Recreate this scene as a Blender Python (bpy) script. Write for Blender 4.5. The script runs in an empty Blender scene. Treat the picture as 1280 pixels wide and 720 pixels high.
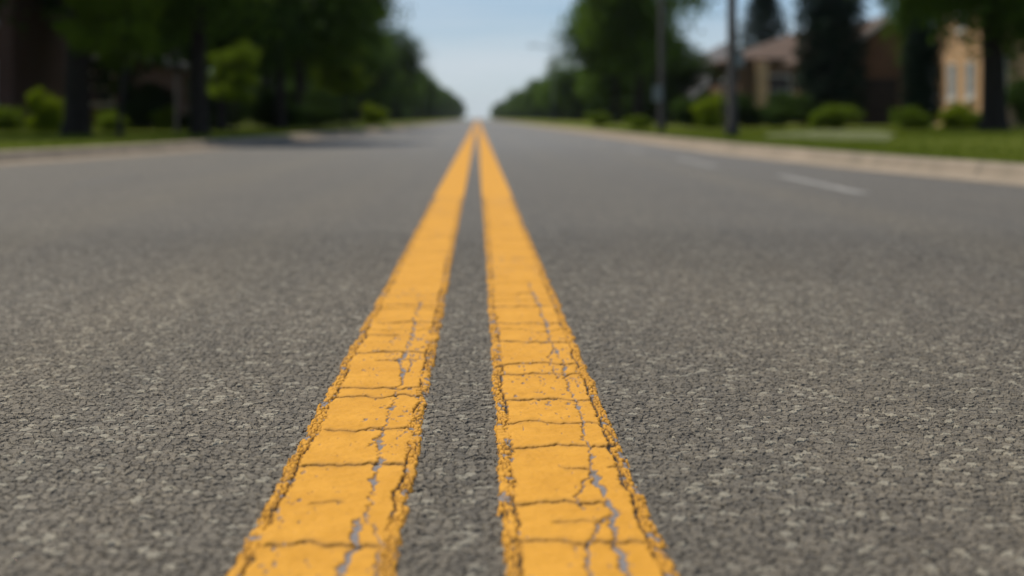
import bpy, math, random
import numpy as np
from mathutils import Vector

# ------------------------------------------------------------------ camera
H, F, VX, VY = 0.5, 1778.0, 597.0, 148.0        # eye height, focal length and vanishing point in photo pixels
sc = bpy.context.scene
C = sc.collection
cam = bpy.data.cameras.new("camera")
camo = bpy.data.objects.new("camera", cam)
C.objects.link(camo)
sc.camera = camo
camo.location = (0, 0, H)
camo.rotation_euler = (math.radians(90), 0, 0)
cam.sensor_width = 36
cam.lens = 36 * F / 1280
cam.shift_x = (640 - VX) / 1280
cam.shift_y = -(360 - VY) / 1280
cam.clip_start, cam.clip_end = 0.05, 8000
cam.dof.use_dof = True
cam.dof.focus_distance = 2.38
cam.dof.aperture_fstop = 50 / 20.5
cam.dof.aperture_blades = 0

# ------------------------------------------------------------------ world, sun, exposure
SUN_AZ = math.radians(-43)      # measured from +Y (straight ahead) towards +X: ahead and to the left
SUN_EL = math.radians(62)
w = bpy.data.worlds.new("World")
sc.world = w
w.use_nodes = True
nt = w.node_tree
nt.nodes.clear()
N = nt.nodes.new
out = N("ShaderNodeOutputWorld"); bg = N("ShaderNodeBackground")
sky = N("ShaderNodeTexSky"); sky.sky_type = 'NISHITA'; sky.sun_disc = False
sky.sun_elevation = SUN_EL; sky.sun_rotation = SUN_AZ
sky.air_density = 1.0; sky.dust_density = 0.2; sky.ozone_density = 3.0; sky.altitude = 100
tc = N("ShaderNodeTexCoord"); mp = N("ShaderNodeMapping"); mp.inputs['Scale'].default_value = (2.2, 2.2, 22)
ns = N("ShaderNodeTexNoise"); ns.inputs['Scale'].default_value = 1.6; ns.inputs['Detail'].default_value = 6
rp = N("ShaderNodeMapRange"); rp.inputs['From Min'].default_value = .42; rp.inputs['From Max'].default_value = .66
rp.inputs['To Max'].default_value = .5
mx = N("ShaderNodeMix"); mx.data_type = 'RGBA'; mx.inputs['B'].default_value = (7.6, 8.2, 8.8, 1)
L = nt.links.new
L(tc.outputs['Generated'], mp.inputs[0]); L(mp.outputs[0], ns.inputs['Vector']); L(ns.outputs['Fac'], rp.inputs['Value'])
sxyz = N("ShaderNodeSeparateXYZ"); hz_ = N("ShaderNodeMapRange"); hz_.inputs['From Min'].default_value = 0.0; hz_.inputs['From Max'].default_value = .40
hz_.inputs['To Min'].default_value = .85; hz_.inputs['To Max'].default_value = .05; hm = N("ShaderNodeMix"); hm.data_type = 'RGBA'; bl = N("ShaderNodeMix"); bl.data_type = 'RGBA'; bl.inputs['A'].default_value = (6.3, 7.5, 8.3, 1); bl.inputs['B'].default_value = (2.7, 5.0, 7.9, 1)
br = N("ShaderNodeMapRange"); br.inputs['From Min'].default_value = .005; br.inputs['From Max'].default_value = .125; br.interpolation_type = 'SMOOTHSTEP'
L(tc.outputs['Generated'], sxyz.inputs[0]); L(sxyz.outputs[2], hz_.inputs['Value']); L(hz_.outputs[0], hm.inputs['Factor']); L(sxyz.outputs[2], br.inputs['Value']); L(br.outputs[0], bl.inputs['Factor']); L(bl.outputs['Result'], hm.inputs['B']); L(sky.outputs[0], hm.inputs['A'])
L(rp.outputs[0], mx.inputs['Factor']); L(hm.outputs['Result'], mx.inputs['A']); L(mx.outputs['Result'], bg.inputs['Color'])
L(bg.outputs[0], out.inputs['Surface'])
bg.inputs['Strength'].default_value = 0.1

sl = bpy.data.lights.new("sun", 'SUN')
sl.energy = 5.0; sl.angle = math.radians(0.5); sl.color = (1.0, .91, .76)
so = bpy.data.objects.new("sun", sl); C.objects.link(so)
sd = Vector((math.sin(SUN_AZ) * math.cos(SUN_EL), math.cos(SUN_AZ) * math.cos(SUN_EL), math.sin(SUN_EL)))
so.rotation_euler = sd.to_track_quat('Z', 'Y').to_euler()
so.location = (-20, 20, 40)
sc.view_settings.view_transform = 'Standard'; sc.view_settings.look = 'None'
sc.view_settings.gamma = 1; sc.view_settings.use_curve_mapping = False
sc.view_settings.exposure = -0.18
sc.cycles.use_denoising = True
sc.cycles.max_bounces = 6; sc.cycles.transparent_max_bounces = 8
sc.cycles.sample_clamp_indirect = 6

# ------------------------------------------------------------------ helpers
def at(x, y, z=0.0):
    "photo pixel of a point at height z -> world point"
    Z = F * (H - z) / (y - VY)
    return ((x - VX) / F * Z, Z)

def tag(o, label=None, cat=None, group=None, kind=None):
    if label: o['label'] = label
    if cat: o['category'] = cat
    if group: o['group'] = group
    if kind: o['kind'] = kind
    return o

def empty(name, loc, rz=0):
    o = bpy.data.objects.new(name, None); C.objects.link(o)
    o.location = loc; o.rotation_euler = (0, 0, rz); o.empty_display_size = .3
    return o

def link(name, me, mat, parent=None, loc=(0, 0, 0), smooth=False):
    o = bpy.data.objects.new(name, me); C.objects.link(o)
    o.location = loc
    if mat and not me.materials: me.materials.append(mat)
    if parent: o.parent = parent
    if smooth: me.shade_smooth()
    return o

def copy_tree(o, parent=None):
    c = o.copy(); C.objects.link(c); c.parent = parent
    for ch in list(o.children): copy_tree(ch, c)
    return c

class MB:
    def __init__(s): s.v, s.f = [], []
    def box(s, x0, x1, y0, y1, z0, z1):
        b = len(s.v)
        s.v += [(x0,y0,z0),(x1,y0,z0),(x1,y1,z0),(x0,y1,z0),(x0,y0,z1),(x1,y0,z1),(x1,y1,z1),(x0,y1,z1)]
        s.f += [tuple(b+i for i in q) for q in ((0,3,2,1),(4,5,6,7),(0,1,5,4),(1,2,6,5),(2,3,7,6),(3,0,4,7))]
        return s
    def poly(s, pts):
        b = len(s.v); s.v += [tuple(p) for p in pts]; s.f.append(tuple(range(b, b+len(pts)))); return s
    def tube(s, pts, radii, n=10, cap=True):
        pts = [Vector(p) for p in pts]; rings = []
        for i, p in enumerate(pts):
            d = (pts[min(i+1, len(pts)-1)] - pts[max(i-1, 0)]).normalized()
            a = d.orthogonal().normalized() if i == 0 else (pa - d*pa.dot(d)).normalized()
            pa = a; c = d.cross(a)
            b = len(s.v); rings.append(b)
            for k in range(n):
                t = 2*math.pi*k/n
                s.v.append(tuple(p + (a*math.cos(t) + c*math.sin(t))*radii[i]))
        for r0, r1 in zip(rings, rings[1:]):
            for k in range(n):
                s.f.append((r0+k, r0+(k+1) % n, r1+(k+1) % n, r1+k))
        if cap:
            s.f.append(tuple(rings[-1]+k for k in range(n))); s.f.append(tuple(rings[0]+k for k in reversed(range(n))))
        return s
    def mesh(s, name):
        me = bpy.data.meshes.new(name); me.from_pydata(s.v, [], s.f); me.update(); return me
    def build(s, name, mat, parent=None, smooth=False, loc=(0,0,0), bevel=0):
        o = link(name, s.mesh(name), mat, parent, loc, smooth)
        if bevel:
            m = o.modifiers.new("bevel", 'BEVEL'); m.width = bevel; m.segments = 2; m.limit_method = 'ANGLE'
        return o

def np_mesh(name, V, Q):
    "V (n,3), Q (m,k) -> mesh"
    me = bpy.data.meshes.new(name)
    V = np.asarray(V, np.float32); Q = np.asarray(Q, np.int32); k = Q.shape[1]
    me.vertices.add(len(V)); me.vertices.foreach_set('co', V.ravel())
    me.loops.add(Q.size); me.loops.foreach_set('vertex_index', Q.ravel())
    me.polygons.add(len(Q)); me.polygons.foreach_set('loop_start', np.arange(0, Q.size, k, dtype=np.int32))
    me.update(calc_edges=True); me.validate()
    return me

def grid_quads(nr, nc, off=0):
    i = (np.arange(nr-1)[:, None]*nc + np.arange(nc-1)[None, :]).ravel() + off
    return np.stack([i, i+1, i+nc+1, i+nc], 1)

# numpy noise
def hsh(i, j, s):
    n = (i.astype(np.int64)*374761393 + j.astype(np.int64)*668265263 + s*2147483647) & 0xffffffff
    n = ((n ^ (n >> 13))*1274126177) & 0xffffffff
    n = ((n ^ (n >> 16))*2246822519) & 0xffffffff
    return ((n ^ (n >> 15)) & 0xffffff)/float(0x1000000)
def vnoise(x, y, s=0):
    i, j = np.floor(x), np.floor(y); a, b = x-i, y-j
    a = a*a*(3-2*a); b = b*b*(3-2*b)
    return ((hsh(i, j, s)*(1-a) + hsh(i+1, j, s)*a)*(1-b) + (hsh(i, j+1, s)*(1-a) + hsh(i+1, j+1, s)*a)*b)
def fbm(x, y, s=0, o=4):
    r, a, t = 0, .5, 0
    for k in range(o):
        r = r + a*vnoise(x*2**k, y*2**k, s+k); t += a; a *= .5
    return r/t
def worley(x, y, s=0):
    i, j = np.floor(x), np.floor(y)
    f1 = np.full(x.shape, 9.); f2 = np.full(x.shape, 9.); idr = np.zeros(x.shape)
    for di in (-1, 0, 1):
        for dj in (-1, 0, 1):
            px, py = i+di+hsh(i+di, j+dj, s), j+dj+hsh(i+di, j+dj, s+7)
            d = np.hypot(px-x, py-y); r = hsh(i+di, j+dj, s+13)
            c = d < f1
            f2 = np.where(c, f1, np.minimum(f2, d)); idr = np.where(c, r, idr); f1 = np.where(c, d, f1)
    return f1, f2, idr
def sstep(a, b, x):
    t = np.clip((x-a)/(b-a), 0, 1); return t*t*(3-2*t)

# ------------------------------------------------------------------ material helpers
class NT:
    def __init__(s, name):
        s.m = bpy.data.materials.new(name); s.m.use_nodes = True; s.t = s.m.node_tree
        s.p = s.t.nodes['Principled BSDF']; s.out = s.t.nodes['Material Output']
    def n(s, typ, ins=None, **kw):
        nd = s.t.nodes.new('ShaderNode'+typ)
        for k, v in kw.items(): setattr(nd, k, v)
        for k, v in (ins or {}).items(): s.set(nd.inputs[k], v)
        return nd
    def set(s, sock, v):
        if isinstance(v, bpy.types.NodeSocket): s.t.links.new(v, sock)
        else: sock.default_value = v
    def math(s, op, a, b=None, c=None, clamp=False):
        nd = s.n('Math', operation=op, use_clamp=clamp)
        s.set(nd.inputs[0], a)
        if b is not None: s.set(nd.inputs[1], b)
        if c is not None: s.set(nd.inputs[2], c)
        return nd.outputs[0]
    def rng(s, v, a, b, c=0., d=1., smooth=False):
        nd = s.n('MapRange', {'Value': v, 'From Min': a, 'From Max': b, 'To Min': c, 'To Max': d})
        if smooth: nd.interpolation_type = 'SMOOTHSTEP'
        return nd.outputs[0]
    def mix(s, f, a, b, blend='MIX'):
        nd = s.n('Mix', data_type='RGBA', blend_type=blend)
        s.set(nd.inputs['Factor'], f); s.set(nd.inputs['A'], a); s.set(nd.inputs['B'], b)
        return nd.outputs['Result']
    def noise(s, vec, scale, detail=4, rough=.5, dims='3D'):
        nd = s.n('TexNoise', {'Scale': scale, 'Detail': detail, 'Roughness': rough}, noise_dimensions=dims)
        if vec is not None: s.set(nd.inputs['Vector'], vec)
        return nd
    def pos(s): return s.n('NewGeometry').outputs['Position']
    def base(s, col, rough=.8, spec=.3):
        s.set(s.p.inputs['Base Color'], col); s.set(s.p.inputs['Roughness'], rough); s.set(s.p.inputs['Specular IOR Level'], spec); return s
    def bump(s, h, strength=.5, dist=.01):
        b = s.n('Bump', {'Height': h, 'Distance': dist}); s.set(b.inputs['Strength'], strength); s.set(s.p.inputs['Normal'], b.outputs[0]); return b
def rgb(r, g, b): return (r, g, b, 1)

def noisy(name, c1, c2, scale, rough=.85, spec=.2, bump=.3, bdist=.01, c3=None, s3=.5):
    m = NT(name); p = m.pos()
    n1 = m.noise(p, scale, 6, .6).outputs['Fac']
    col = m.mix(m.rng(n1, .3, .7), rgb(*c1), rgb(*c2))
    if c3: col = m.mix(m.rng(m.noise(p, s3, 4).outputs['Fac'], .45, .68), col, rgb(*c3))
    m.base(col, rough, spec)
    if bump: m.bump(n1, bump, bdist)
    return m.m

# ---- asphalt
def asphalt():
    m = NT('asphalt'); p = m.pos()
    sx = m.n('SeparateXYZ', {0: p}); X, Y = sx.outputs[0], sx.outputs[1]
    dn = m.noise(p, 95, 2)
    off = m.n('VectorMath', {0: dn.outputs['Color'], 1: (-.5, -.5, -.5)}, operation='ADD').outputs[0]
    off = m.n('VectorMath', {0: off, 'Scale': .008}, operation='SCALE').outputs[0]
    q = m.n('VectorMath', {0: p, 1: off}, operation='ADD').outputs[0]
    def stones(scale):
        e = m.n('TexVoronoi', {'Vector': q, 'Scale': scale, 'Randomness': 1.}, feature='DISTANCE_TO_EDGE', voronoi_dimensions='2D').outputs['Distance']
        c = m.n('TexVoronoi', {'Vector': q, 'Scale': scale, 'Randomness': 1.}, feature='F1', voronoi_dimensions='2D').outputs['Color']
        s = m.n('SeparateColor', {0: c})
        return e, s.outputs[0], s.outputs[1], s.outputs[2]
    e1, a1, b1, c1 = stones(65)
    e2, a2, b2, c2 = stones(150)
    big = m.math('MULTIPLY', m.rng(e1, 0, .17, 0, 1, True), m.math('MULTIPLY_ADD', a1, .5, .5))
    small = m.math('MULTIPLY', m.rng(e2, 0, .3, 0, 1, True), m.math('MULTIPLY_ADD', a2, .7, .3))
    fine = m.noise(p, 420, 3, .6).outputs['Fac']
    mid = m.noise(p, 28, 3).outputs['Fac']
    h = m.math('MULTIPLY_ADD', small, .20, m.math('MULTIPLY', big, .74))
    h = m.math('MULTIPLY_ADD', fine, .11, h)
    h = m.math('MULTIPLY_ADD', mid, .35, h)         # about 0.1 .. 1.3
    fade = m.math('MULTIPLY', m.rng(Y, 3.8, 7.0, 1, 0, True), m.rng(m.math('ABSOLUTE', X), 2.45, 2.75, 1, 0, True))
    # colour: aggregate in worn binder
    stone = m.mix(b1, rgb(.061, .053, .041), rgb(.163, .143, .111))
    stone2 = m.mix(b2, rgb(.047, .041, .033), rgb(.170, .150, .117))
    col = m.mix(.27, stone, stone2)
    gap = m.math('MULTIPLY', m.rng(e1, .0, .08, 1, 0), .55)
    col = m.mix(gap, col, rgb(.040, .038, .036))
    lite = m.math('GREATER_THAN', c1, .90)
    col = m.mix(m.math('MULTIPLY', lite, .5), col, rgb(.32, .30, .24))
    patch = m.noise(p, .9, 5, .55).outputs['Fac']
    col = m.mix(m.rng(patch, .35, .7, 0, .38), col, m.mix(1., col, rgb(.70, .69, .68), 'MULTIPLY'))
    # polished wheel tracks, oil band in the lane middle, long streaks
    st = m.n('Mapping', {'Vector': p, 'Scale': (2.6, .05, 1)}).outputs[0]
    streak = m.noise(st, 1., 4, .6).outputs['Fac']
    col = m.mix(m.rng(streak, .4, .66, 0, .5), col, m.mix(1., col, rgb(1.28, 1.23, 1.16), 'MULTIPLY'))
    aX = m.math('ABSOLUTE', X)
    tr = m.math('MAXIMUM', m.rng(m.math('ABSOLUTE', m.math('SUBTRACT', aX, 2.02)), .05, .38, 1, 0, True), m.math('MULTIPLY', m.rng(m.math('ABSOLUTE', m.math('SUBTRACT', aX, .86)), .05, .34, 1, 0, True), .6))
    tr = m.math('MULTIPLY', tr, m.rng(m.noise(p, .45, 4).outputs['Fac'], .3, .62, .15, .55))
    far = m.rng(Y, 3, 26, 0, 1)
    col = m.mix(m.math('MULTIPLY', far, .75), col, rgb(.128, .125, .119))  # evens the grain with distance and paints in a cooler, paler sky sheen
    col = m.mix(tr, col, m.mix(1., col, rgb(1.20, 1.17, 1.06), 'MULTIPLY'))
    m.base(col, m.math('SUBTRACT', m.math('MULTIPLY_ADD', fine, .2, .60), m.math('MULTIPLY', far, .14)), .45)
    bh = m.math('MULTIPLY', h, m.math('SUBTRACT', 1., fade))
    m.bump(bh, m.rng(Y, 8, 40, 1., .5), .008)
    # displaced downward only: stone tops at about z = 0
    d = m.n('Displacement', {'Height': m.math('MULTIPLY', m.math('SUBTRACT', h, 1.18), fade), 'Midlevel': 0., 'Scale': .0070})
    m.t.links.new(d.outputs[0], m.out.inputs['Displacement'])
    m.m.displacement_method = 'BOTH'
    return m.m

def paint(name, col1, col2, thin):
    m = NT(name); p = m.pos()
    at_ = lambda nm: m.n('Attribute', attribute_name=nm).outputs['Fac']
    n1 = m.noise(p, 9, 5, .6).outputs['Fac']; n2 = m.noise(p, 160, 4, .65).outputs['Fac']; n3 = m.noise(p, 520, 2).outputs['Fac']
    col = m.mix(m.rng(n1, .3, .7), rgb(*col1), rgb(*col2))
    blot = m.noise(p, 34, 5, .65).outputs['Fac']
    col = m.mix(m.rng(blot, .5, .72, 0, .38), col, rgb(.44, .21, .022))
    col = m.mix(m.rng(n2, .60, .78, 0, .5), col, rgb(col1[0]*.62, col1[1]*.60, col1[2]*.9+.02))
    st = m.n('Mapping', {'Vector': p, 'Scale': (1, .25, 1)}).outputs[0]
    sp = m.noise(st, 210, 3, .7).outputs['Fac']
    col = m.mix(m.rng(sp, .70, .76, 0, .75), col, rgb(.16, .115, .085))
    col = m.mix(at_('grime'), col, rgb(.20, .105, .032))
    bare = m.mix(m.noise(p, 130, 3).outputs['Fac'], rgb(.10, .095, .10), rgb(.26, .245, .25))
    col = m.mix(at_('bare'), col, bare)
    col = m.mix(at_('crack'), col, rgb(.020, .014, .010))
    m.base(col, .7, .2)
    h = m.math('MULTIPLY_ADD', n3, .35, n2)
    m.bump(h, .55, .0016)
    return m.m

M = {}
M['asphalt'] = asphalt()
M['yellow'] = paint('yellow_paint', (.53, .250, .018), (.63, .310, .032), False)
def white_paint():
    m = NT('worn_white_paint'); p = m.pos()
    n = m.noise(p, 22, 6, .7).outputs['Fac']
    m.base(m.mix(m.rng(n, .38, .62), rgb(.14, .138, .13), rgb(.29, .28, .26)), .7, .3); m.bump(n, .3, .003)
    return m.m
M['white'] = white_paint()
def concrete():
    m = NT('kerb_concrete'); p = m.pos(); sx = m.n('SeparateXYZ', {0: p})
    n = m.noise(p, 3, 6, .6).outputs['Fac']; f = m.noise(p, 60, 4, .6).outputs['Fac']
    col = m.mix(m.rng(n, .3, .7), rgb(.20, .163, .122), rgb(.31, .252, .19))
    col = m.mix(m.rng(f, .55, .75, 0, .4), col, rgb(.22, .19, .15))
    col = m.mix(m.rng(m.noise(p, .55, 5, .65).outputs['Fac'], .45, .7, 0, .6), col, rgb(.15, .13, .09))
    fr = m.math('FRACT', m.math('DIVIDE', sx.outputs[1], 3.0))
    j = m.math('LESS_THAN', fr, .008)
    col = m.mix(j, col, rgb(.08, .07, .06))
    m.base(col, .85, .25); m.bump(f, .4, .004)
    return m.m
M['ghost'] = noisy('worn_away_paint', (.13, .128, .124), (.20, .197, .19), 16, bump=0)
M['concrete'] = concrete()
M['drive'] = noisy('driveway_concrete', (.10, .115, .045), (.15, .155, .075), 2.5, c3=(.09, .115, .035), s3=.4)
def lawnmat():
    m = NT('lawn'); p = m.pos()
    a = m.noise(p, .35, 5, .6).outputs['Fac']; b = m.noise(p, 14, 5, .7).outputs['Fac']
    col = m.mix(m.rng(a, .35, .65), rgb(.085, .120, .010), rgb(.150, .165, .020))
    col = m.mix(m.rng(b, .4, .7, 0, .6), col, rgb(.035, .055, .010))
    m.base(col, .9, .1); m.bump(b, .9, .04)
    return m.m
M['lawn'] = lawnmat()
M['soil'] = noisy('far_ground', (.05, .07, .02), (.08, .09, .03), .4)

def leafmat(name, dark, light, trans=.22, hue=1.):
    m = NT(name); g = m.n('NewGeometry')
    oi = m.n('ObjectInfo').outputs['Random']
    r = g.outputs['Random Per Island']
    n = m.noise(g.outputs['Position'], .55, 3).outputs['Fac']
    f = m.math('MULTIPLY_ADD', r, .35, m.math('MULTIPLY_ADD', m.rng(n, .38, .62), .45, m.math('MULTIPLY', oi, .35)))
    col = m.mix(f, rgb(*dark), rgb(*light))
    m.base(col, .7, .08)
    tr = m.n('BsdfTranslucent', {'Color': m.mix(.5, col, rgb(light[0]*1.35, light[1]*1.5, light[2]))})
    ms = m.n('MixShader', {0: trans, 1: m.p.outputs[0], 2: tr.outputs[0]})
    m.t.links.new(ms.outputs[0], m.out.inputs['Surface'])
    return m.m
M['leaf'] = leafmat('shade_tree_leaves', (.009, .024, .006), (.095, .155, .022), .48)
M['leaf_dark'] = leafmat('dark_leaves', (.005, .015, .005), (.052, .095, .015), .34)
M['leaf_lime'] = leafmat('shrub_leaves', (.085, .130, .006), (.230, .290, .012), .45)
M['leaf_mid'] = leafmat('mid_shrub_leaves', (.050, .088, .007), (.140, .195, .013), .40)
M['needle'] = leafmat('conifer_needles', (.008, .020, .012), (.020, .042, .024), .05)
M['bark'] = noisy('bark', (.016, .013, .010), (.038, .030, .023), 9, bump=.8, bdist=.04)
M['blade'] = leafmat('grass_blades', (.075, .12, .010), (.16, .185, .022), .3)
def brick(name, c1, c2, mortar, scale=1.):
    m = NT(name); g = m.n('NewGeometry'); p = g.outputs['Position']
    s = m.n('SeparateXYZ', {0: p})
    u = m.math('ADD', s.outputs[0], s.outputs[1])
    v = m.n('CombineXYZ', {0: u, 1: s.outputs[2]}).outputs[0]
    b = m.n('TexBrick', {'Vector': v, 'Color1': rgb(*c1), 'Color2': rgb(*c2), 'Mortar': rgb(*mortar), 'Scale': 1., 'Mortar Size': .008,
                         'Brick Width': .22*scale, 'Row Height': .075*scale})
    n = m.noise(p, 1.1, 5).outputs['Fac']
    col = m.mix(m.rng(n, .4, .7, 0, .4), b.outputs['Color'], m.mix(1., b.outputs['Color'], rgb(.6, .58, .56), 'MULTIPLY'))
    m.base(col, .85, .2); m.bump(b.outputs['Fac'], -.4, .01)
    return m.m
M['brick_orange'] = brick('orange_brick', (.56, .31, .15), (.66, .39, .20), (.5, .42, .33))
M['brick_brown'] = brick('brown_brick', (.14, .072, .042), (.21, .11, .065), (.17, .13, .10))
M['brick_red'] = brick('dark_red_brick', (.11, .045, .032), (.15, .06, .042), (.15, .13, .12))
M['shingle'] = brick('brown_shingles', (.095, .064, .050), (.135, .092, .072), (.08, .06, .05), 2)
M['shingle_grey'] = brick('grey_shingles', (.13, .125, .13), (.18, .175, .18), (.08, .08, .08), 2)
M['trim'] = noisy('white_trim', (.62, .60, .56), (.72, .70, .66), 4, .5, .4, .1)
M['post'] = noisy('tan_stucco', (.40, .30, .20), (.48, .37, .26), 5)
M['dark_metal'] = noisy('dark_metal', (.022, .026, .030), (.045, .05, .055), 6, .5, .5, .1)
M['wood_pole'] = noisy('weathered_pole', (.018, .020, .022), (.036, .036, .036), 8, .85, .2, .4)
M['grey_metal'] = noisy('grey_metal', (.16, .18, .19), (.24, .26, .27), 6, .5, .5, .1)
M['sign'] = noisy('faded_sign_face', (.13, .15, .16), (.18, .20, .21), 5, .5, .4, .05)
gm = NT('window_glass'); gm.base(rgb(.03, .04, .05), .06, .8); M['glass'] = gm.m
gc = NT('curtained_glass'); gc.base(gc.mix(gc.rng(gc.noise(gc.pos(), 6, 3).outputs['Fac'], .4, .6), rgb(.28, .32, .38), rgb(.44, .48, .54)), .15, .7); M['glass_pale'] = gc.m
M['garage'] = noisy('dark_door', (.022, .020, .020), (.04, .035, .035), 3, .6)

# ------------------------------------------------------------------ ground, road, kerbs
def edge_r(Y): return np.interp(Y, [-20, 6, 10, 14, 20, 30, 60, 200, 4000], [4.6, 4.45, 4.05, 3.62, 3.30, 3.28, 3.35, 3.4, 3.4])
def edge_l(Y): return -np.interp(Y, [-20, 8, 12, 15, 18, 22, 27, 50, 200, 4000], [6.3, 5.9, 5.4, 5.0, 4.55, 4.2, 3.95, 3.5, 3.4, 3.4])

g = MB(); g.poly([(-3500, -60, -.06), (3500, -60, -.06), (3500, 5000, -.06), (-3500, 5000, -.06)])
tag(g.build('ground', M['soil']), kind='structure')

def build_road():
    ys = [1.15]
    while ys[-1] < 7.05: ys.append(ys[-1] + .0032 + max(0, ys[-1]-2.6)*.0011)
    ys = np.array(ys)
    xi = np.arange(0, 1.15, .0036); xo = np.arange(xi[-1]+.005, 2.86, .0062)
    xs = np.concatenate([xi, xo]); xs = np.concatenate([-xs[:0:-1], xs])
    X, Y = np.meshgrid(xs, ys)
    V = np.stack([X.ravel(), Y.ravel(), np.zeros(X.size)], 1)
    Q = grid_quads(len(ys), len(xs))
    parts_v, parts_q = [V], [Q]; n = len(V)
    def strip(rows, left, right):
        nonlocal n
        P = [];
        for r, a, b in zip(rows, left, right): P += [(a, r, 0), (b, r, 0)]
        P = np.array(P); parts_v.append(P); parts_q.append(grid_quads(len(rows), 2, n)); n += len(P)
    r0 = np.array([-30, 0, 1.15]); strip(r0, edge_l(r0), edge_r(r0))
    r1 = np.array([1.15, 3, 4.5, 6, ys[-1]])
    strip(r1, edge_l(r1), np.full(len(r1), xs[0])); strip(r1, np.full(len(r1), xs[-1]), edge_r(r1))
    r2 = np.concatenate([[ys[-1]], np.arange(8, 60, 1.), np.arange(60, 200, 10.), [300, 500, 900, 1500, 2500, 4000]])
    strip(r2, edge_l(r2), edge_r(r2))
    o = link('road', np_mesh('road', np.concatenate(parts_v), np.concatenate(parts_q)), M['asphalt'])
    o.data.shade_smooth()
    tag(o, kind='structure')
build_road()

def kerb(name, fn, sgn):
    prof = [(0, .004), (.36, .012), (.40, .045), (.42, .11), (.45, .128), (.60, .13), (.60, -.05)]
    rows = np.concatenate([np.arange(-25, 60, .5), np.arange(60, 200, 5.), [300, 500, 900, 1500, 2500]])
    V = [(fn(r)+sgn*a - (sgn*.01), r, z) for r in rows for a, z in prof]
    Q = grid_quads(len(rows), len(prof))
    o = link(name, np_mesh(name, V, Q if sgn > 0 else Q[:, ::-1]), M['concrete']); tag(o, kind='structure')
kerb('kerb', edge_r, 1); kerb('kerb', edge_l, -1)

def lawn_z(d): return .125 + .25*np.clip((d-3)/25, 0, 1)**1.5
def lawn(fn, sgn):
    rows = np.concatenate([np.arange(-25, 120, 1.), np.arange(120, 300, 10.), [300, 500, 900, 1500, 2500]])
    ds = np.array([.59, .8, 1.2, 2, 3, 4.5, 6, 9, 12, 16, 20, 26, 35, 60, 200, 700])
    V = [(fn(r)+sgn*d, r, float(lawn_z(d)) + (.05*(float(vnoise(np.array(r*.3), np.array(d*.4), 3))-.5) if d > 1 else -.01)) for r in rows for d in ds]
    Q = grid_quads(len(rows), len(ds))
    o = link('lawn', np_mesh('lawn', V, Q if sgn > 0 else Q[:, ::-1]), M['lawn'], smooth=True); tag(o, kind='structure')
lawn(edge_r, 1); lawn(edge_l, -1)
def gz(x, y):
    d = x-float(edge_r(y)) if x > 0 else float(edge_l(y))-x
    return float(lawn_z(d)) - .02

def grass(fn, sgn, n, seed):
    rg = np.random.default_rng(seed)
    y = 9 + 40*rg.random(n)**1.3; d = .64 + 13*rg.random(n)**1.2
    x = fn(y) + sgn*d; z = lawn_z(d) - .03
    hgt = .05 + .05*rg.random(n); a = rg.random(n)*6.283; wd = .007 + .007*rg.random(n)
    lx, ly = rg.normal(0, .025, n), rg.normal(0, .025, n)
    V = np.empty((n, 3, 3))
    V[:, 0] = np.stack([x-np.cos(a)*wd, y-np.sin(a)*wd, z], 1); V[:, 1] = np.stack([x+np.cos(a)*wd, y+np.sin(a)*wd, z], 1)
    V[:, 2] = np.stack([x+lx, y+ly, z+hgt], 1)
    o = link('grass', np_mesh('grass', V.reshape(-1, 3), np.arange(3*n).reshape(-1, 3)), M['blade']); return o
tag(grass(edge_r, 1, 90000, 1), 'short mown grass on the right verge beyond the pale kerb', 'grass', kind='stuff')
tag(grass(edge_l, -1, 60000, 2), 'short mown grass on the left verge under the dark trees', 'grass', kind='stuff')

def slab(name, pts, mat, z=.02):
    m = MB(); P = [(x, y, gz(x, y)+z+.035) for x, y in pts]
    m.poly(P[::-1] if False else P); b = len(m.v)
    o = m.build(name, mat); return tag(o, kind='structure')
def arr(pts): return [at(x, y, .16) for x, y in pts]
slab('driveway', arr([(955, 171), (1108, 175.5), (1120, 169), (1100, 163.5), (1020, 163.5), (960, 167)]), M['drive'])

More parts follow.
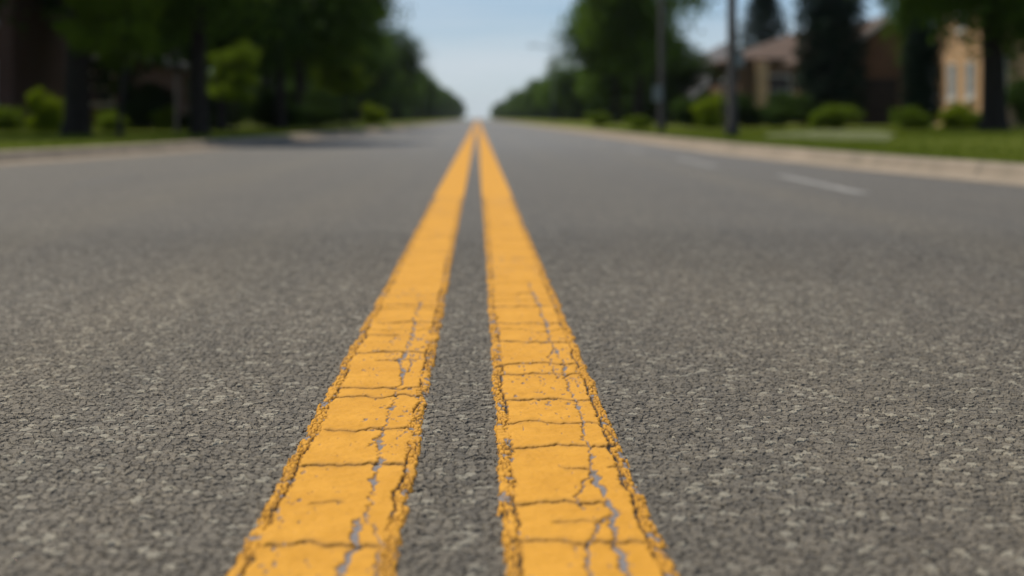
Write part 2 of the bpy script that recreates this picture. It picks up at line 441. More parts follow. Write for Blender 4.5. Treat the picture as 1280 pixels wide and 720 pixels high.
# ------------------------------------------------------------------ yellow centre lines (cracked thick paint)
def px(x, y): return at(x, y)
def build_line(name, xc, W, trans, longi, seed, label):
    rows = [1.15]
    while rows[-1] < 9: rows.append(rows[-1] + .0026 + max(0, rows[-1]-2.4)*.0012)
    rows = np.array(rows); cols = np.linspace(-W/2-.004, W/2+.004, 150)
    U, Y = np.meshgrid(cols, rows); X = U + xc
    rng = random.Random(seed)
    # ragged outer edge
    e_n = lambda s: .0055*(fbm(Y*16, Y*0+s, seed+s, 3)-.5)*2 + .0035*(fbm(Y*110, U*60+s, seed+s+5, 2)-.5)*2
    dl = (U + W/2) - .002 + e_n(1); dr = (W/2 - U) - .002 + e_n(9)      # distance inside each edge
    de = np.minimum(dl, dr)
    inside = de > 0
    band = .017 + .007*(fbm(Y*6, Y*0+3*(U > 0), seed+20, 3)-.4)
    wx = X*118 + 1.2*(fbm(X*60, Y*60, 31, 2)-.5); wy = Y*56 + 1.2*(fbm(X*60, Y*60, 57, 2)-.5)
    f1, f2, idr = worley(wx, wy, seed)
    edgecell = 1 - sstep(.09, .20, f2-f1)
    inband = 1-sstep(0, .006, de-band)
    gap_on = sstep(.22, .42, fbm(X*30, Y*14, seed+40, 3))
    crack = edgecell*inband*gap_on
    main = np.abs(de - band + .003*(fbm(Y*90, X*10, seed+44, 3)-.5)*2)
    wmain = .0013*sstep(.36, .62, fbm(Y*9, (U > 0)*5., seed+46, 4))*2
    crack = np.maximum(crack, 1-sstep(wmain*.5, wmain+1e-5, main))
    missing = (inband > .5)*(idr > .88)*1.
    bare = missing*(1-edgecell)
    dirt = inband*sstep(.4, .7, fbm(X*70, Y*30, seed+60, 3))*.22
    # transverse cracks
    for (pts, wpx) in trans:
        P = sorted([px(*p) for p in pts]); xs_, ys_ = [p[0] for p in P], [p[1] for p in P]
        yc = np.interp(X, xs_, ys_) + .022*(fbm(X*35, X*0+pts[0][1], seed+71, 5)-.5) * (1.3+.25*ys_[0])
        mpx = ys_[0]**2/(F*H)
        wd = wpx*mpx*.40*(.35+1.1*fbm(X*45, X*0+pts[0][1]*.3, seed+80, 3))
        d = np.abs(Y-yc) - wd
        ends = sstep(xs_[0]-.004, xs_[0]+.008, X)*(1-sstep(xs_[-1]-.008, xs_[-1]+.004, X))
        crack = np.maximum(crack, (1-sstep(-.001, .0018, d))*ends)
        dirt = np.maximum(dirt, (1-sstep(0, .02, d))*ends*.30)
    # procedural ones farther on
    y = 3.35
    while y < 9:
        wgt = rng.random(); a, b = (-1, 1) if wgt > .45 else ((-1, rng.uniform(-.4, .5)) if rng.random() < .5 else (rng.uniform(-.4, .4), 1))
        yc = y + .10*(fbm(X*14, X*0+y*3, seed+90, 4)-.5)
        d = np.abs(Y-yc) - .003*(.5+wgt)*y/3
        crack = np.maximum(crack, (1-sstep(-.001, .003, d))*(U > a*W/2)*(U < b*W/2)*.9)
        y += rng.uniform(.10, .55)
    # lengthwise cracks down to grey road
    for (pts, wmm) in longi:
        P = sorted([px(*p) for p in pts], key=lambda p: p[1]); xs_, ys_ = [p[0] for p in P], [p[1] for p in P]
        xcn = np.interp(Y, ys_, xs_) + .007*(fbm(Y*24, Y*0+7, seed+100, 4)-.5)*2 + .006*(fbm(Y*85, Y*0+8, seed+101, 3)-.5)*2
        wd = wmm*.001*(.16+.95*sstep(.38, .70, fbm(Y*22, Y*0+pts[0][0], seed+105, 4)))
        d = np.abs(X-xcn)-np.maximum(wd*.5, .0012) + np.minimum(1, wd/.006)*.0036*(fbm(X*130, Y*75, 5, 3)-.5)*2
        on = (Y > ys_[0])*(Y < ys_[-1])
        bare = np.maximum(bare, (1-sstep(-.0006, .0008, d))*on)
        rim = (1-sstep(0, .0016, np.abs(d-.0006)))*on*(fbm(X*60, Y*40, 12, 2) > .5)
        crack = np.maximum(crack, rim*.5)
    # small worn chips
    chip = sstep(.72, .76, fbm(X*150, Y*48, seed+120, 4)*.75 + .25*fbm(X*7, Y*3, seed+122, 2)+.04)
    bare = np.maximum(bare, chip*.8)
    surf = .0022 + .0016*(fbm(X*70, Y*55, seed+130, 3)-.5)*2 + .003*(fbm(X*5, Y*4, seed+131, 2)-.5)
    dome = .0012*sstep(0, .010, de)
    z = surf + dome - .0052*crack - .0030*np.clip(bare-crack, 0, 1)
    z = np.where(inband > .5, z + .0014*(idr-.4)*(1-edgecell), z)
    z = np.where(de < .0015, -.004, z)
    fadez = 1-sstep(7.5, 8.9, Y)
    z = z*fadez + .0035*(1-fadez)
    V = np.stack([X.ravel(), Y.ravel(), z.ravel()], 1)
    nr, nc = X.shape
    Q = grid_quads(nr, nc)
    keep = inside.ravel()[Q].any(1); Q = Q[keep]
    # far continuation
    fr = np.concatenate([[rows[-1]], np.arange(10, 60, 2.), [80, 120, 200, 350, 600, 1000, 1800, 3000]])
    FV = np.array([(xc+s*W/2, r, .0035 + max(0, r-60)*.00002) for r in fr for s in (-1, 1)])
    Q = np.concatenate([Q, grid_quads(len(fr), 2, len(V))])
    pad = lambda a: np.concatenate([np.clip(a, 0, 1).ravel(), np.zeros(len(FV))]).astype(np.float32)
    V = np.concatenate([V, FV])
    used = np.unique(Q); mp_ = np.full(len(V), -1); mp_[used] = np.arange(len(used))
    me = np_mesh(name, V[used], mp_[Q])
    for nm, a in (('crack', crack), ('bare', bare), ('grime', dirt)):
        at_ = me.attributes.new(nm, 'FLOAT', 'POINT'); at_.data.foreach_set('value', pad(a)[used])
    o = link(name, me, M['yellow'], smooth=True)
    tag(o, label, 'road line', 'double yellow centre line')
Wd = .193
LT = [([(446,443),(500,442),(545,444)],2.0), ([(470,453),(525,452)],1.2), ([(420,487),(470,486),(527,486)],1.6), ([(415,498),(480,499),(500,496),(540,495)],2.2),
      ([(405,540),(440,541),(470,538),(515,537)],1.8), ([(376,583),(420,584),(470,582),(508,583)],2.8), ([(385,633),(430,630)],1.0), ([(330,684),(380,681),(440,684),(480,683)],3.4),
      ([(470,405),(555,404)],1.3), ([(482,383),(560,384)],1.0), ([(455,420),(500,421)],1.)]
RT = [([(612,427),(660,429),(716,430)],1.8), ([(616,460),(650,456),(690,457),(722,457)],1.7), ([(618,472),(665,468),(700,470),(728,470)],1.7), ([(622,501),(680,500),(745,501)],2.2),
      ([(630,531),(680,530),(700,531),(755,530)],1.4), ([(630,562),(690,560),(735,559),(775,558)],2.6), ([(760,585),(780,585)],2.2), ([(632,633),(690,629),(750,629),(760,630)],3.0),
      ([(690,655),(770,654)],1.4), ([(636,682),(690,680),(760,682),(820,680)],3.2), ([(700,587),(740,589)],1.4), ([(612,405),(700,406)],1.2), ([(608,385),(690,385)],1.)]
LL = [([(528,378),(520,395),(516,420),(508,440),(500,455),(505,470),(498,486),(492,505),(487,520),(480,540),(474,560),(472,583),(470,600),(462,620),(458,645),(446,665),(440,690),(424,725),(418,760)], 8.5), ([(508,440),(516,452),(512,462),(505,470)], 3), ([(480,540),(468,556),(458,560)], 3), ([(458,645),(470,662),(474,690),(470,725)], 2.5)]
RL = [([(660,352),(672,380),(684,410),(692,435),(704,455),(708,480),(718,500),(726,520),(730,545),(738,565),(740,590),(744,605),(758,622),(766,640),(768,660),(772,682),(782,700),(790,728),(792,760)], 8.5), ([(692,435),(686,448),(690,462),(700,476)], 3), ([(740,590),(728,604),(722,625),(730,640)], 3), ([(766,640),(748,662),(738,690),(742,730)], 3)]
build_line('yellow_line', -.182, .190, LT, LL, 11, 'left of the two cracked yellow centre lines, with its lengthwise split right of its middle')
build_line('yellow_line', .1245, .194, RT, RL, 23, 'right of the two cracked yellow centre lines, nearly straight up from the bottom edge')

def dash(x0, x1, y0, y1, wdt, label, grp):
    m = MB(); n = 24; rr = random.Random(int(y0*10))
    L_, R_ = [], []
    for i in range(n+1):
        t = i/n; y = y0+(y1-y0)*t; x = x0+(x1-x0)*t
        L_.append((x-wdt/2+rr.uniform(-.006, .006), y, .0045)); R_.append((x+wdt/2+rr.uniform(-.006, .006), y, .0045))
    for i in range(n): m.poly([L_[i], R_[i], R_[i+1], L_[i+1]])
    tag(m.build('lane_dash', M['white'] if x0 > 0 else M['ghost']), label, 'lane marking', grp)
yy = 9.35; i = 0
names = ['nearest worn white dash on the right lane, close to the kerb', 'second worn white dash of the right lane, beyond the nearest one']
while yy < 75:
    dash(2.54 if i == 0 else 2.44, 2.62 if i == 0 else 2.46, yy, yy+3., .12, names[i] if i < 2 else 'faint far white dash in the right lane, shrinking toward the horizon', 'white lane dashes on the right')
    yy += 5.2 if i == 0 else 6.2; i += 1
yy = 10.6; i = 0
while yy < 30:
    dash(-3.0, -2.9, yy, yy+1.6, .07, 'nearest faint white dash on the left lane' if i == 0 else 'faint far white dash in the left lane', 'white lane dashes on the left'); yy += 6.2; i += 1

# ------------------------------------------------------------------ vegetation
def leaf_cloud(centers, per, spread, size, rg, flat=.6, lean=None):
    n = len(centers)*per
    c = np.repeat(centers, per, 0) + rg.normal(0, 1, (n, 3))*np.array([spread, spread, spread*flat])
    a = rg.normal(0, 1, (n, 3)); a /= np.linalg.norm(a, axis=1)[:, None]
    b = rg.normal(0, 1, (n, 3)); b[:, 2] *= .5; b -= a*(a*b).sum(1)[:, None]; b /= np.linalg.norm(b, axis=1)[:, None]
    s = size*(.6+.8*rg.random(n))[:, None]
    V = np.empty((n, 4, 3))
    nn = np.cross(a, b)
    V[:, 0] = c - a*s; V[:, 1] = c + b*s*.55 + nn*s*.12; V[:, 2] = c + a*s; V[:, 3] = c - b*s*.55 + nn*s*.12
    return V.reshape(-1, 3), np.arange(4*n).reshape(-1, 4)

def lobes_points(rg, cz, r, hz, nl, n):
    lb = []
    for k in range(nl):
        d = rg.normal(0, 1, 3); d /= np.linalg.norm(d); q = rg.uniform(.35, .68)
        lb.append((np.array([d[0]*r*q, d[1]*r*q, cz+d[2]*hz*q]), rg.uniform(.38, .6)))
    P = []
    for k in range(n):
        c, q = lb[k % nl]; d = rg.normal(0, 1, 3); d /= np.linalg.norm(d)
        rr = rg.random()**.35
        P.append(c + d*rr*np.array([r*q, r*q, hz*q*1.05]))
    return np.array(P)

def shade_tree(name, seed, height, r, base, mat, trunk_r, nclump=260, per=80, leaf=.13, nl=9):
    rg = np.random.default_rng(seed)
    root = empty(name, (0, 0, 0))
    cz = (height+base)/2; hz = (height-base)/2
    P = lobes_points(rg, cz, r, hz, nl, nclump)
    V, Q = leaf_cloud(P, per, r*.105, leaf, rg)
    t = MB()
    fork = base + hz*.25
    pts = [(0, 0, -.3), (0, 0, 0), (.02, .01, .35), (.05*rg.normal(), .05*rg.normal(), fork*.6), (.12*rg.normal(), .12*rg.normal(), fork), (.25*rg.normal(), .25*rg.normal(), cz+hz*.4)]
    t.tube(pts, [trunk_r*1.5, trunk_r*1.35, trunk_r*1.05, trunk_r*.9, trunk_r*.72, trunk_r*.15], 12)
    for k in range(0, nclump, max(1, nclump//26)):
        e = P[k]; s_ = Vector(pts[3]).lerp(Vector(pts[5]), float(rg.uniform(.25, .8))); ev = Vector(e)
        midp = s_.lerp(ev, .5) + Vector((0, 0, .12*r*rg.random()))
        t.tube([s_, midp, ev], [trunk_r*.34, trunk_r*.2, trunk_r*.05], 6)
    t.build('trunk', M['bark'], root, smooth=True)
    link('crown', np_mesh('crown', V, Q), mat, root)
    return root

def conifer(name, seed, height, r, mat, columnar=False):
    rg = np.random.default_rng(seed); root = empty(name, (0, 0, 0)); P = []
    t = MB(); t.tube([(0, 0, -.2), (0, 0, height*.5), (0, 0, height*.97)], [.16, .1, .02], 8)
    z = .3 if columnar else .8
    while z < height*.99:
        f = 1-z/height
        rr = r*(min(1, f*3.2)**.6*(.92+.1*rg.random()) if columnar else (f**.85))
        nb = 12 if columnar else 9
        a0 = rg.random()*6.28
        for k in range(nb):
            a = a0 + 6.283*k/nb + rg.normal(0, .12); L_ = rr*rg.uniform(.8, 1.08)
            for q in np.linspace(.3, 1, 5):
                P.append((math.cos(a)*L_*q, math.sin(a)*L_*q, z + (.5*L_*q*.5 if columnar else -.25*L_*q)))
            if k % 3 == 0: t.tube([(0, 0, z), (math.cos(a)*L_*.9, math.sin(a)*L_*.9, z-(0 if columnar else .22*L_))], [.03, .008], 4)
        z += .22 if columnar else .34
    V, Q = leaf_cloud(np.array(P), 14, .10 if columnar else .13, .085, rg, .7)
    t.build('trunk', M['bark'], root, smooth=True)
    link('crown', np_mesh('crown', V, Q), mat, root)
    return root

def shrub(name, seed, r, h, mat, n=110, per=70, leaf=.05):
    rg = np.random.default_rng(seed); root = empty(name, (0, 0, 0))
    P = lobes_points(rg, h*.5, r, h*.52, 7, n); P = P[P[:, 2] > .03]
    V, Q = leaf_cloud(P, per, r*.11, leaf, rg)
    V[:, 2] = np.maximum(V[:, 2], -.02)
    s = MB()
    for k in range(9):
        e = P[int(rg.integers(len(P)))]
        s.tube([(.05*rg.normal(), .05*rg.normal(), -.1), (e[0]*.4, e[1]*.4, e[2]*.55), tuple(e)], [.022, .015, .005], 5)
    s.build('stem', M['bark'], root, smooth=True)
    link('foliage', np_mesh('foliage', V, Q), mat, root)
    return root

used = set()
def put(proto, x, y, s, rz, label, cat, group=None, sz=None, z=None):
    if proto.name not in used: o = proto; used.add(proto.name)
    else: o = copy_tree(proto)
    o.location = (x, y, gz(x, y) if z is None else z); o.rotation_euler = (0, 0, rz); o.scale = (s, s, sz or s)
    for k in ('group',):
        if k in o: del o[k]
    return tag(o, label, cat, group)

TA = shade_tree('shade_tree', 1, 10.5, 4.7, 2.3, M['leaf'], .26)
TB = shade_tree('shade_tree', 2, 9.5, 4.4, 1.8, M['leaf'], .22)
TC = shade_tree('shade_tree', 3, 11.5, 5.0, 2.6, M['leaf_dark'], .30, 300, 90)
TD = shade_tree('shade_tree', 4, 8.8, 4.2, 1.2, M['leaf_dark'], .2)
TE = shade_tree('shade_tree', 5, 9.6, 4.9, 2.15, M['leaf'], .33, 330, 90, .12)
TS = shade_tree('small_tree', 6, 3.9, 1.5, 1.2, M['leaf_mid'], .07, 90, 70, .07, 6)
CO = conifer('spruce_tree', 7, 11, 2.6, M['needle'])
CE = conifer('cedar_tree', 8, 8.5, 1.4, M['needle'], True)
SL = shrub('shrub', 9, .8, 1.1, M['leaf_lime'])
SM = shrub('shrub', 10, .9, 1.0, M['leaf_mid'])
SD = shrub('shrub', 12, 1.2, 1.9, M['leaf_dark'], 140, 80, .06)

def X_(x, Y): return (x-VX)/F*Y
# left side, near trees
GL = 'shade trees along the left side of the road'
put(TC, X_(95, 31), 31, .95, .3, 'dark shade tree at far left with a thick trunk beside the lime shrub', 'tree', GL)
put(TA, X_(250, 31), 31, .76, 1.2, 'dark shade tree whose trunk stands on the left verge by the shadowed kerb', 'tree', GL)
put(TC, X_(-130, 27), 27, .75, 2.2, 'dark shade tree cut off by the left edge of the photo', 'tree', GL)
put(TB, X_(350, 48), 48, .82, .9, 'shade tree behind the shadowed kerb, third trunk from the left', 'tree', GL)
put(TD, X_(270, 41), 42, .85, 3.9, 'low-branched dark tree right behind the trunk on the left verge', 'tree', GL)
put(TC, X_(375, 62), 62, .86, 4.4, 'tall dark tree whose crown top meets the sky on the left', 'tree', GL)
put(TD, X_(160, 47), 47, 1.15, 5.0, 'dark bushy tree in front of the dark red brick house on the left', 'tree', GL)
rr = random.Random(5)
y = 74; k = 0
while y < 1100:
    p = (TB, TC, TA, TD)[k % 4]
    od = ['', 'second', 'third', 'fourth', 'fifth', 'sixth', 'seventh']
    lab = 'left-row shade tree just past the tall dark one, before the row blurs together' if k == 0 else (('%s shade tree of the left row past the tall dark one' % od[k]) if k < 7 else 'mid-distance shade tree in the left row, crown stepping down to the horizon' if y < 200 else 'tiny far shade tree in the left row near the vanishing point')
    put(p, -11.2+rr.uniform(-1., 1.)+(-1 if y > 200 else 0), y, rr.uniform(.68, 1.12)*(1 if y < 200 else .92), rr.uniform(0, 6.28), lab, 'tree', GL if y < 74.5 else ('mid-distance left trees' if y < 200 else 'far left trees'))
    y += rr.uniform(8, 12.5) if y < 200 else 16; k += 1
for k, (x, y) in enumerate([(-21, 38), (-20, 47), (-18, 58), (-17, 71), (-18.5, 84), (-18, 99), (-19, 116), (-19, 138), (-19, 165), (-25, 52), (-25, 66), (-25, 82), (-25.5, 104), (-24, 40), (-30, 60), (-30, 90)]):
    put((TD, TC)[k % 2], x, y, rr.uniform(1.0, 1.25), rr.uniform(0, 6.28), 'dark backdrop tree deep behind the left row of shade trees', 'tree', 'backdrop trees on the left')

# right side trees
GR = 'shade trees along the right side of the road'
put(TA, X_(798, 76), 76, .98, 2.9, 'tall rounded shade tree rising beside the thin pole, right of the sky gap', 'tree', GR, sz=1.14)
put(TD, X_(838, 84), 84, .60, 1.7, 'low dark tree filling the gap between the tall rounded tree and the grey roof', 'tree', GR)
put(TC, X_(768, 92), 92, .80, .4, 'dark tree just behind the tall rounded tree beside the thin pole', 'tree', GR)
put(TE, X_(1242, 38), 38, 1.0, .2, 'big dark-trunked shade tree on the right lawn, branches over the orange house', 'tree', GR)
y = 92; k = 0
while y < 1100:
    p = (TB, TA, TD)[k % 3]
    lab = 'lower green shade tree just left of the tall rounded one' if k == 0 else (('%s shade tree of the right row past the tall rounded one' % ('', 'second', 'third', 'fourth', 'fifth', 'sixth', 'seventh')[k]) if k < 7 else 'mid-distance shade tree in the right row, crown stepping down to the horizon' if y < 220 else 'tiny far shade tree in the right row near the vanishing point')
    s = (.62 if k < 2 else rr.uniform(.48, .88))
    put(p, 11.0+rr.uniform(-.9, .9) + (0 if y < 220 else 1.), y, s, rr.uniform(0, 6.28), lab, 'tree', GR if k == 0 else ('mid-distance right trees' if y < 220 else 'far right trees'))
    y += rr.uniform(8.5, 14) if y < 220 else 16; k += 1
for k, (x, y) in enumerate([(17, 128), (18, 150), (22, 215), (25, 140), (30, 120), (34, 150), (19, 250), (26, 178)]):
    put((TD, TB)[k % 2], x, y, rr.uniform(.62, .8), rr.uniform(0, 6.28), 'dark backdrop tree behind the right-hand row of trees and houses', 'tree', 'backdrop trees on the right')
put(TA, X_(1158, 50), 50, .34, 1.1, 'narrow tree rising behind the short dark cedar', 'tree', GR, sz=.95)
put(CO, X_(955, 104), 104, 1.7, 1, 'pointed dark spruce rising behind the brown roof', 'spruce', sz=.98)
put(CE, X_(1038, 60), 60, 1.05, 1, 'tall dark columnar cedar between the two brown-roofed houses', 'cedar', sz=.98)
put(CE, X_(1153, 49), 49, .5, 2, 'short dark cedar beside the orange brick house corner', 'cedar', sz=.44)

# shrubs: (px, Y, proto, scale, zscale, label)
for (xp, Y_, p, s, sz, lab) in [
    (1047, 46, SM, .95, .85, 'round green shrub in front of the tall columnar cedar'),
    (1136, 42, SM, .72, .72, 'round green shrub at the end of the driveway by the tan post'),
    (1194, 43, SL, .62, .72, 'yellow-green shrub under the twin windows of the orange brick house'),
    (1215, 44, SM, .6, .6, 'small green shrub between the twin windows and the big trunk'),
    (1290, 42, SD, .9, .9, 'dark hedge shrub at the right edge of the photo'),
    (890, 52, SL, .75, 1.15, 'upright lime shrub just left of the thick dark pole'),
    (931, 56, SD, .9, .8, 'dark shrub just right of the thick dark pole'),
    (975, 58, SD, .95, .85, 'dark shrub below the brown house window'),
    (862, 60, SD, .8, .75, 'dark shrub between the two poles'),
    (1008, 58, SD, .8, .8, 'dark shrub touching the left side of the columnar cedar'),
    (745, 66, SM, .8, .7, 'green shrub at the foot of the tall rounded tree'),
    (795, 52, SM, .6, .5, 'low green shrub in the grass left of the thin pole'),
    (55, 36, SL, .62, 1.0, 'bright lime shrub between the dark trunks at far left'),
    (5, 38, SM, .7, .7, 'dim green shrub at the left edge of the photo'),
    (140, 38, SM, .58, .6, 'green shrub beside the left house wall'),
    (207, 44, SL, .5, .68, 'lime shrub beside the lantern post'),
    (236, 46, SM, .55, .6, 'green shrub right of the lantern post'),
    (280, 47, SM, .8, .6, 'shaded shrub behind the trunk on the left verge'),
    (465, 78, SL, .9, 1.05, 'small lime shrub low in the dark left tree row'),
    (340, 50, SD, 1.0, .9, 'dark shrub left of the third trunk'),
    (395, 57, SD, 1.0, .9, 'dark shrub right of the third trunk'),
    (180, 45, SD, 1.0, .9, 'dark shrub left of the lantern post')]:
    put(p, X_(xp, Y_), Y_, s, rr.uniform(0, 6.28), lab, 'shrub', sz=sz)
put(TS, X_(292, 36), 36, .62, .5, 'small lime ornamental tree right of the trunk on the left verge', 'tree', sz=.58)
put(TS, X_(150, 27), 27, .7, 1.5, 'slim tree added to suggest sunlit shade-tree leaves in front of the left house', 'tree', sz=1.0)  # added tree: its paler leaves stand in for sunlit shade-tree foliage
put(TS, X_(432, 64), 64, 1.0, 2.5, 'slim yellow-green tree added as a lit crown patch among the dark left trees', 'tree', sz=1.05)  # paler tree added where only a patch of crown catches the sun
for k, y in enumerate(range(66, 200, 7)):
    for sgn in (-1, 1):
        if sgn > 0 and y < 84: continue
        put(SD, sgn*(13.5+rr.uniform(-1, 1)), y, rr.uniform(1.1, 1.5)*(1 if y < 100 else 1.6), rr.uniform(0, 6), 'dark understorey shrub beneath the %s row of trees' % ('left' if sgn < 0 else 'right'), 'shrub', 'understorey shrubs on the %s' % ('left' if sgn < 0 else 'right'))

for k, y in enumerate(range(204, 900, 13)):
    for sgn in (-1, 1):
        put(SD, sgn*(14.5+rr.uniform(-1, 1)), y, rr.uniform(2.0, 2.8), rr.uniform(0, 6), 'far dark thicket under the %s tree row near the horizon' % ('left' if sgn < 0 else 'right'), 'shrub', 'far thickets on the %s' % ('left' if sgn < 0 else 'right'), sz=rr.uniform(1.8, 2.3))
# ------------------------------------------------------------------ houses
def window(root, face, u, z0, wdt, hgt, plane, glass):
    "face 'x' = wall facing -X at x=plane, 'y' = wall facing -Y at y=plane; u along the wall"
    def bx(m, a, b, d0, d1, za, zb):
        if face == 'y': m.box(a, b, plane+d0, plane+d1, za, zb)
        else: m.box(plane+d0, plane+d1, a, b, za, zb)
    a, b = u-wdt/2, u+wdt/2; f = .07
    fr = MB(); bx(fr, a, a+f, -.05, .02, z0, z0+hgt); bx(fr, b-f, b, -.05, .02, z0, z0+hgt)
    bx(fr, a+f, b-f, -.05, .02, z0+hgt-f, z0+hgt); bx(fr, a+f, b-f, -.05, .02, z0, z0+f); bx(fr, a+f, b-f, -.045, .015, z0+hgt*.5-.02, z0+hgt*.5+.02)
    p = MB(); bx(p, a+f, b-f, -.02, -.005, z0+f, z0+hgt-f)
    wn = p.build('window', glass, root)
    fr.build('frame', M['trim'], wn)
    s = MB(); bx(s, a-.08, b+.08, -.11, -.052, z0-.09, z0-.002); s.build('sill', M['trim'], wn)
def house(label, x0, x1, y0, y1, eave, ridge, axis, wall, roof, wins, chimney=None, door=None, garage=None, soffit=.45):
    z0 = gz((x0+x1)/2, y0) - .05
    root = empty('brick_house', (0, 0, 0)); tag(root, label, 'house', 'brick houses set back from the road')
    m = MB()
    ov = soffit; xm, ym = (x0+x1)/2, (y0+y1)/2; E, R = z0+eave, z0+ridge
    m.box(x0, x1, y0, y1, z0-.3, E)
    r = MB()
    if axis == 'y':      # gable faces the camera
        m.poly([(x0, y0, E), (x1, y0, E), (xm, y0, R-.15)]); m.poly([(x0, y1, E), (xm, y1, R-.15), (x1, y1, E)])
        A = [(x0-ov, E-.12), (xm, R), (x1+ov, E-.12)]
        for (p, q) in ((A[0], A[1]), (A[1], A[2])):
            ya, yb = y0-ov, y1+ov; t = .16
            b = len(r.v)
            r.v += [(p[0], ya, p[1]), (q[0], ya, q[1]), (q[0], yb, q[1]), (p[0], yb, p[1]), (p[0], ya, p[1]-t), (q[0], ya, q[1]-t), (q[0], yb, q[1]-t), (p[0], yb, p[1]-t)]
            r.f += [tuple(b+i for i in f_) for f_ in ((0,1,2,3),(7,6,5,4),(4,5,1,0),(6,7,3,2),(7,4,0,3),(5,6,2,1))]
    else:                # hip roof
        hl = min(x1-x0, y1-y0)/2
        c = [(x0-ov, y0-ov, E), (x1+ov, y0-ov, E), (x1+ov, y1+ov, E), (x0-ov, y1+ov, E)]
        if x1-x0 > y1-y0: k1, k2 = (x0+hl, ym, R), (x1-hl, ym, R)
        else: k1, k2 = (xm, y0+hl, R), (xm, y1-hl-.01, R)
        low = [(a, b_, E-.14) for a, b_, _ in c]
        if x1-x0 > y1-y0:
            r.poly([c[0], c[1], k2, k1]); r.poly([c[1], c[2], k2]); r.poly([c[2], c[3], k1, k2]); r.poly([c[3], c[0], k1])
        else:
            r.poly([c[0], c[1], k1]); r.poly([c[1], c[2], k2, k1]); r.poly([c[2], c[3], k2]); r.poly([c[3], c[0], k1, k2])
        for i in range(4): r.poly([low[i], low[(i+1) % 4], c[(i+1) % 4], c[i]])
        r.poly(low[::-1])
    m.build('wall', wall, root); ro = r.build('roof', roof, root)
    if axis == 'y':
        tr = MB()
        for (p, q) in ((A[0], A[1]), (A[1], A[2])):
            ya = y0-ov-.05; tr.v += [(p[0], ya, p[1]-.02), (q[0], ya, q[1]-.02), (q[0], ya, q[1]-.22), (p[0], ya, p[1]-.22), (p[0], ya+.045, p[1]-.02), (q[0], ya+.045, q[1]-.02), (q[0], ya+.045, q[1]-.22), (p[0], ya+.045, p[1]-.22)]
            b = len(tr.v)-8; tr.f += [tuple(b+i for i in f_) for f_ in ((3,2,1,0),(4,5,6,7),(0,1,5,4),(2,3,7,6))]
        tr.build('bargeboard', M['trim'], root)
    if chimney: MB().box(chimney[0]-.35, chimney[0]+.35, chimney[1]-.3, chimney[1]+.3, E, R+.7).build('chimney', wall, ro)
    for (face, u, zz, wd, hg, gl) in wins: window(root, face, u, z0+zz, wd, hg, y0 if face == 'y' else x0, M[gl])
    if door:
        d = MB().box(door-.5, door+.5, y0-.05, y0-.003, z0, z0+2.1).build('door', M['garage'], root)
        MB().box(door+.36, door+.42, y0-.11, y0-.052, z0+1., z0+1.08).build('handle', M['grey_metal'], d)
    if garage:
        gd = MB()
        for k in range(4): gd.box(garage[0], garage[1], y0-.06, y0-.003, z0+k*.53, z0+k*.53+.515)
        gd.build('garage_door', M['garage'], root)
    return root, z0
house('orange brick house on the right with twin pale windows behind the big trunk', 18.1, 28, 45.5, 56.2, 5.3, 8.0, 'x', M['brick_orange'], M['shingle'],
      [('x', X, 1.05, .85, 1.35, 'glass_pale') for X in (52.2, 54.2)] + [('x', 49, 1.05, .9, 1.35, 'glass_pale'), ('x', 53.2, 3.6, .9, 1.2, 'glass'), ('x', 49.5, 3.6, .9, 1.2, 'glass'), ('y', 22, 1., 1.4, 1.3, 'glass')], door=25)
hB, zB = house('brown-roofed gabled house with a dark garage and tan corner post, right of the columnar cedar', 16.0, 19.6, 62, 72, 3.25, 4.85, 'y', M['brick_brown'], M['shingle'],
      [('x', 68, 1., 1.2, 1.2, 'glass')], garage=(16.6, 18.3))
MB().box(18.75, 19.1, 61.2, 61.55, zB-.1, zB+3.05).build('porch_post', M['post'], hB, bevel=.02)
hA, zA = house('brown brick house with a brown hipped roof between the thick pole and the cedar', 14.7, 24, 80, 90, 3.7, 5.6, 'x', M['brick_brown'], M['shingle'],
      [('y', 16.9, 1.0, 1.4, 1.8, 'glass'), ('y', 19.6, 1.0, 1.2, 1.4, 'glass'), ('x', 85, 1., 1.2, 1.3, 'glass')], chimney=(21, 86))
MB().box(15.55, 16.2, 79.2, 79.7, zA-.1, zA+3.55).build('porch_post', M['brick_orange'], hA, bevel=.02)
house('low grey-roofed gabled house with pale bargeboards behind the two poles', 16.0, 21.2, 104, 114, 2.1, 4.6, 'y', M['brick_brown'], M['shingle_grey'], [('y', 18.6, .7, 1.2, 1.1, 'glass')])
house('orange brick house with a grey hipped roof lit beside the tall rounded tree', 18.3, 27, 125, 137, 4.4, 7.2, 'x', M['brick_orange'], M['shingle_grey'], [('x', 129, 1.2, 1., 1.1, 'glass')])
house('far orange brick house glimpsed under the right-hand tree row', 15.2, 24, 168, 182, 3.8, 6, 'x', M['brick_orange'], M['shingle_grey'], [('x', 176, 1.2, 1.2, 1.2, 'glass')])
house('dark red brick house with a pale grey roof behind the left trees', -18.5, -12.6, 52, 62, 2.6, 3.8, 'x', M['brick_red'], M['shingle_grey'], [('y', -13.8, .9, 1., 1.2, 'glass'), ('y', -16.5, .9, 1.1, 1.2, 'glass')])
house('taller dark red brick house at far left behind the lime shrub', -24, -14.4, 44, 50, 5.2, 7.2, 'x', M['brick_red'], M['shingle_grey'], [('y', -15.4, 3.3, 1., 1.3, 'glass_pale'), ('y', -15.4, .9, 1., 1.3, 'glass'), ('y', -18, .9, 1.1, 1.3, 'glass')])

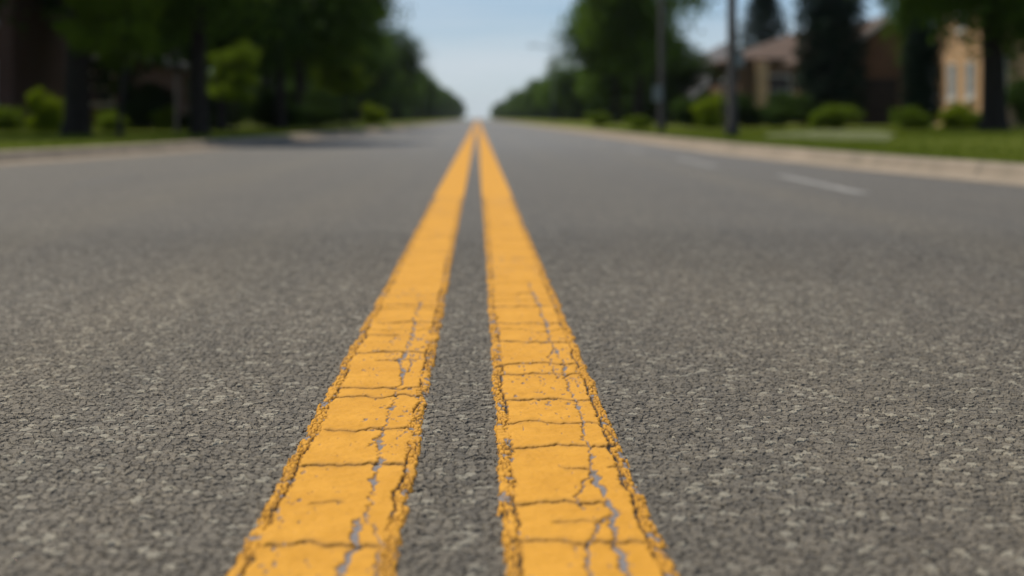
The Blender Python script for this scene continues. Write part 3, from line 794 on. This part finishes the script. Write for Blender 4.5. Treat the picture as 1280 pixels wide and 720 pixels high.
# ------------------------------------------------------------------ haze (even air, sky outside)
hb = MB().box(-3400, 3400, -50, 4900, -1.2, 60)
hm_ = bpy.data.materials.new('haze'); hm_.use_nodes = True; ht = hm_.node_tree; ht.nodes.clear()
ho = ht.nodes.new('ShaderNodeOutputMaterial'); hv = ht.nodes.new('ShaderNodeVolumePrincipled')
hv.inputs['Color'].default_value = (.86, .92, 1, 1); hv.inputs['Density'].default_value = .00009; hv.inputs['Anisotropy'].default_value = .3
ht.links.new(hv.outputs[0], ho.inputs['Volume'])
tag(hb.build('haze', hm_), 'thin pale air fading the far tree rows', 'haze', kind='stuff')
# ------------------------------------------------------------------ poles
def street_pole(label, x, y, r, hgt, plate, mat='wood_pole'):
    z = gz(x, y); root = empty('street_lamp', (x, y, z)); tag(root, label, 'street lamp', 'street lamps on the right verge')
    MB().tube([(0, 0, -.2), (0, 0, .25), (0, 0, .27), (0, 0, hgt)], [r*1.35, r*1.3, r, r*.72], 20).build('pole', M[mat], root, smooth=True)
    ar = MB().tube([(0, 0, hgt-.3), (-.5, 0, hgt), (-1.6, 0, hgt+.2)], [.05, .045, .04], 10).build('arm', M[mat], root, smooth=True)
    lh = MB(); lh.box(-2.2, -1.6, -.14, .14, hgt+.14, hgt+.25); lh.build('lamp_head', M['grey_metal'], root, bevel=.03)
    MB().box(-2.12, -1.7, -.1, .1, hgt+.11, hgt+.138).build('lens', M['sign'], lh and root.children[-1])
    if plate:
        px0, z0, w_, h_ = plate
        MB().box(px0-w_/2, px0+w_/2, -r-.035, -r-.01, z0, z0+h_).build('sign_plate', M['sign'], root, bevel=.006)
    return root
x, y = X_(915, 28.5), 28.5
street_pole('thick dark pole standing on the right verge by the kerb', x, y, .105, 8, (.13, 1.42, .16, .3))
x, y = X_(827, 38), 38
street_pole('thinner dark pole in front of the tall rounded tree', x, y, .088, 8, (-.12, .85, .26, .42))
x, y = X_(691, 125), 125
street_pole('thin far pole rising above the low right-hand trees', x, y, .055, 6.6, None, 'dark_metal')
def post(label, x, y, hgt):
    root = empty('utility_post', (x, y, gz(x, y))); tag(root, label, 'post')
    MB().tube([(0, 0, -.2), (0, 0, hgt)], [.045, .04], 12).build('shaft', M['wood_pole'], root, smooth=True)
    MB().tube([(0, 0, hgt), (0, 0, hgt+.03), (0, 0, hgt+.09)], [.075, .08, .03], 12).build('cap', M['grey_metal'], root, smooth=True)
post('slim grey post just left of the thick dark pole', X_(904, 44), 44, 1.5)
root = empty('lantern_post', (X_(221, 36), 36, gz(X_(221, 36), 36))); tag(root, 'dark lantern post among the shrubs on the left verge', 'lamp post')
MB().tube([(0, 0, -.2), (0, 0, .1), (0, 0, .12), (0, 0, 1.62)], [.08, .08, .04, .036], 14).build('pole', M['wood_pole'], root, smooth=True)
MB().tube([(0, 0, 1.62), (0, 0, 1.66), (0, 0, 1.98)], [.05, .08, .12], 6).build('lantern', M['wood_pole'], root)
MB().tube([(0, 0, 1.985), (0, 0, 2.02), (0, 0, 2.16)], [.14, .135, .03], 6).build('lantern_cap', M['wood_pole'], root)
